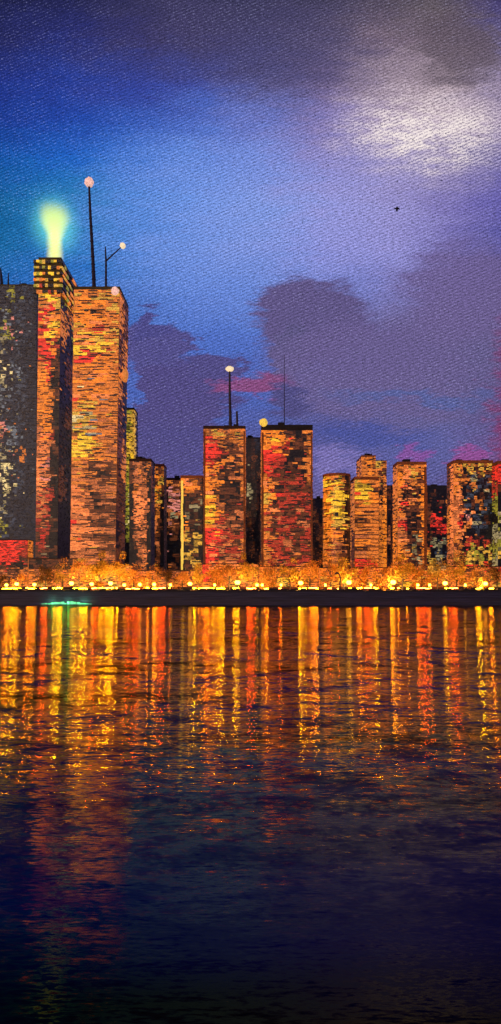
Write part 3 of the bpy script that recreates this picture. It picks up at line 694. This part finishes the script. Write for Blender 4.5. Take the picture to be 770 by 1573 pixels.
# clouds
def blob(cx, cy, rx, ry, c, soft=.25, amp=1.0, alpha=1.0):
    global col
    dx = t.m('DIVIDE', t.m('SUBTRACT', QX, cx), rx); dy = t.m('DIVIDE', t.m('SUBTRACT', QY, cy), ry)
    d = t.m('SQRT', t.m('ADD', t.m('MULTIPLY', dx, dx), t.m('MULTIPLY', dy, dy)))
    f = t.rng(d, 1-soft, 1+soft, alpha, 0.0)
    col = t.mix(f, col, lin(c))
blob(400, 55, 170, 70, (62, 55, 98), .5, alpha=.5)
blob(700, 70, 60, 60, (92, 78, 92), .35, alpha=.8)
blob(400, 330, 190, 130, (138, 150, 222), .8, alpha=.38)
blob(475, 490, 95, 66, (92, 80, 130), .17)
blob(440, 560, 26, 75, (88, 80, 126), .2)
blob(580, 570, 170, 85, (100, 86, 138), .3, alpha=.85)
blob(720, 450, 100, 75, (104, 88, 140), .35, alpha=.8)
blob(240, 545, 58, 55, (78, 72, 134), .12)
blob(238, 500, 22, 26, (72, 68, 132), .2)
blob(275, 620, 80, 55, (76, 66, 126), .15)
blob(330, 570, 34, 26, (76, 68, 128), .2)
blob(270, 690, 80, 40, (74, 66, 128), .3)
blob(205, 600, 12, 45, (70, 100, 185), .3, alpha=.8)
blob(392, 594, 60, 13, (132, 66, 118), .35, alpha=.95)
blob(440, 620, 30, 30, (74, 68, 125), .3)
blob(640, 612, 110, 10, (66, 92, 160), .6, alpha=.55)
blob(560, 675, 90, 16, (58, 70, 150), .5, alpha=.6)
blob(627, 700, 20, 14, (128, 70, 150), .3, alpha=.9)
blob(722, 695, 34, 16, (140, 66, 140), .3, alpha=.9)
blob(515, 715, 42, 18, (120, 108, 175), .4, alpha=.8)
blob(800, 620, 34, 130, (125, 40, 95), .5, alpha=.85)
# lamp glare on the canvas painted into the sky colour, grainy and soft-edged
dx = t.m('DIVIDE', t.m('SUBTRACT', QX, 668.0), 150.0); dy = t.m('DIVIDE', t.m('SUBTRACT', QY, 205.0), 75.0)
d = t.m('SQRT', t.m('ADD', t.m('MULTIPLY', dx, dx), t.m('MULTIPLY', dy, dy)))
glare = t.rng(d, 1.25, .1, 0, 1)
# weave-like grain of the sky
nf = nmap((.16, .42), 1, 3, .8, 0, 9.0)
nf2 = nmap((.5, .5), 1, 2, .7, 0, 2.0)
wv = t.m('SINE', t.m('MULTIPLY_ADD', PY, 1.25, t.m('MULTIPLY', PX, .55)))
gr = t.m('ADD', t.m('MULTIPLY', t.m('SUBTRACT', nf[0], .5), 1.5), t.m('ADD', t.m('MULTIPLY', t.m('SUBTRACT', nf2[0], .5), 1.6), t.m('MULTIPLY', wv, .13)))
gk = t.m('ADD', 1.0, t.m('MULTIPLY', gr, 1.5))
gk = t.m('MAXIMUM', gk, .25)
col = t.mix(1.0, col, t.comb(gk, gk, gk), 'MULTIPLY')
fl = t.m('MULTIPLY', t.rng(gr, .18, .5, 0, 1), t.rng(nb[0], .35, .6, .05, .32))
col = t.mix(fl, col, lin((190, 195, 235)))
glare = t.m('MULTIPLY', glare, t.rng(nc[0], .36, .56, .35, 1.15))
spark = t.m('MULTIPLY', glare, t.rng(t.m('ADD', gr, t.m('MULTIPLY', glare, .25)), -.1, .45, 0.0, 1.0))
col = t.mix(spark, col, lin((250, 236, 232)))
pit = t.m('MULTIPLY', t.rng(nmap((.16, .16), 1, 1, .5, 0, 21.0)[0], .72, .76, 0, 1), t.rng(d, 2.3, 1.0, 0, .8))
col = t.mix(pit, col, lin((40, 34, 60)))
sky = t.n('ShaderNodeTexSky', sky_type='NISHITA'); sky.sun_disc = False; sky.sun_elevation = math.radians(2); sky.sun_rotation = PI+SUN_AZ
b1 = t.n('ShaderNodeBackground'); t.link(col, b1.inputs[0]); b1.inputs[1].default_value = 1.0
b2 = t.n('ShaderNodeBackground'); t.link(sky.outputs[0], b2.inputs[0]); b2.inputs[1].default_value = .01
ad = t.n('ShaderNodeAddShader'); t.link(b1.outputs[0], ad.inputs[0]); t.link(b2.outputs[0], ad.inputs[1])
o = t.n('ShaderNodeOutputWorld'); t.link(ad.outputs[0], o.inputs[0])

L = bpy.data.lights.new('sun', 'SUN'); L.energy = .8; L.angle = math.radians(.6); L.color = (1, .62, .35)
lo = bpy.data.objects.new('sun', L); COL.objects.link(lo)
dirv = Vector((math.sin(SUN_AZ)*math.cos(SUN_EL), math.cos(SUN_AZ)*math.cos(SUN_EL), -math.sin(SUN_EL)))
lo.rotation_euler = dirv.to_track_quat('-Z', 'Y').to_euler()

# ------------------------------------------------------------------ camera
cam = bpy.data.cameras.new('camera'); co = bpy.data.objects.new('camera', cam); COL.objects.link(co)
co.location = (0, 0, CAMZ); co.rotation_euler = (PI/2, 0, 0)
cam.sensor_fit = 'VERTICAL'; cam.sensor_height = 36; cam.lens = 36*F/1573; cam.shift_y = (HY-786.5)/1573
cam.clip_start = .5; cam.clip_end = 20000
S.camera = co
S.view_settings.view_transform = 'Standard'; S.view_settings.look = 'None'; S.view_settings.exposure = 0; S.view_settings.gamma = 1
S.view_settings.use_curve_mapping = False
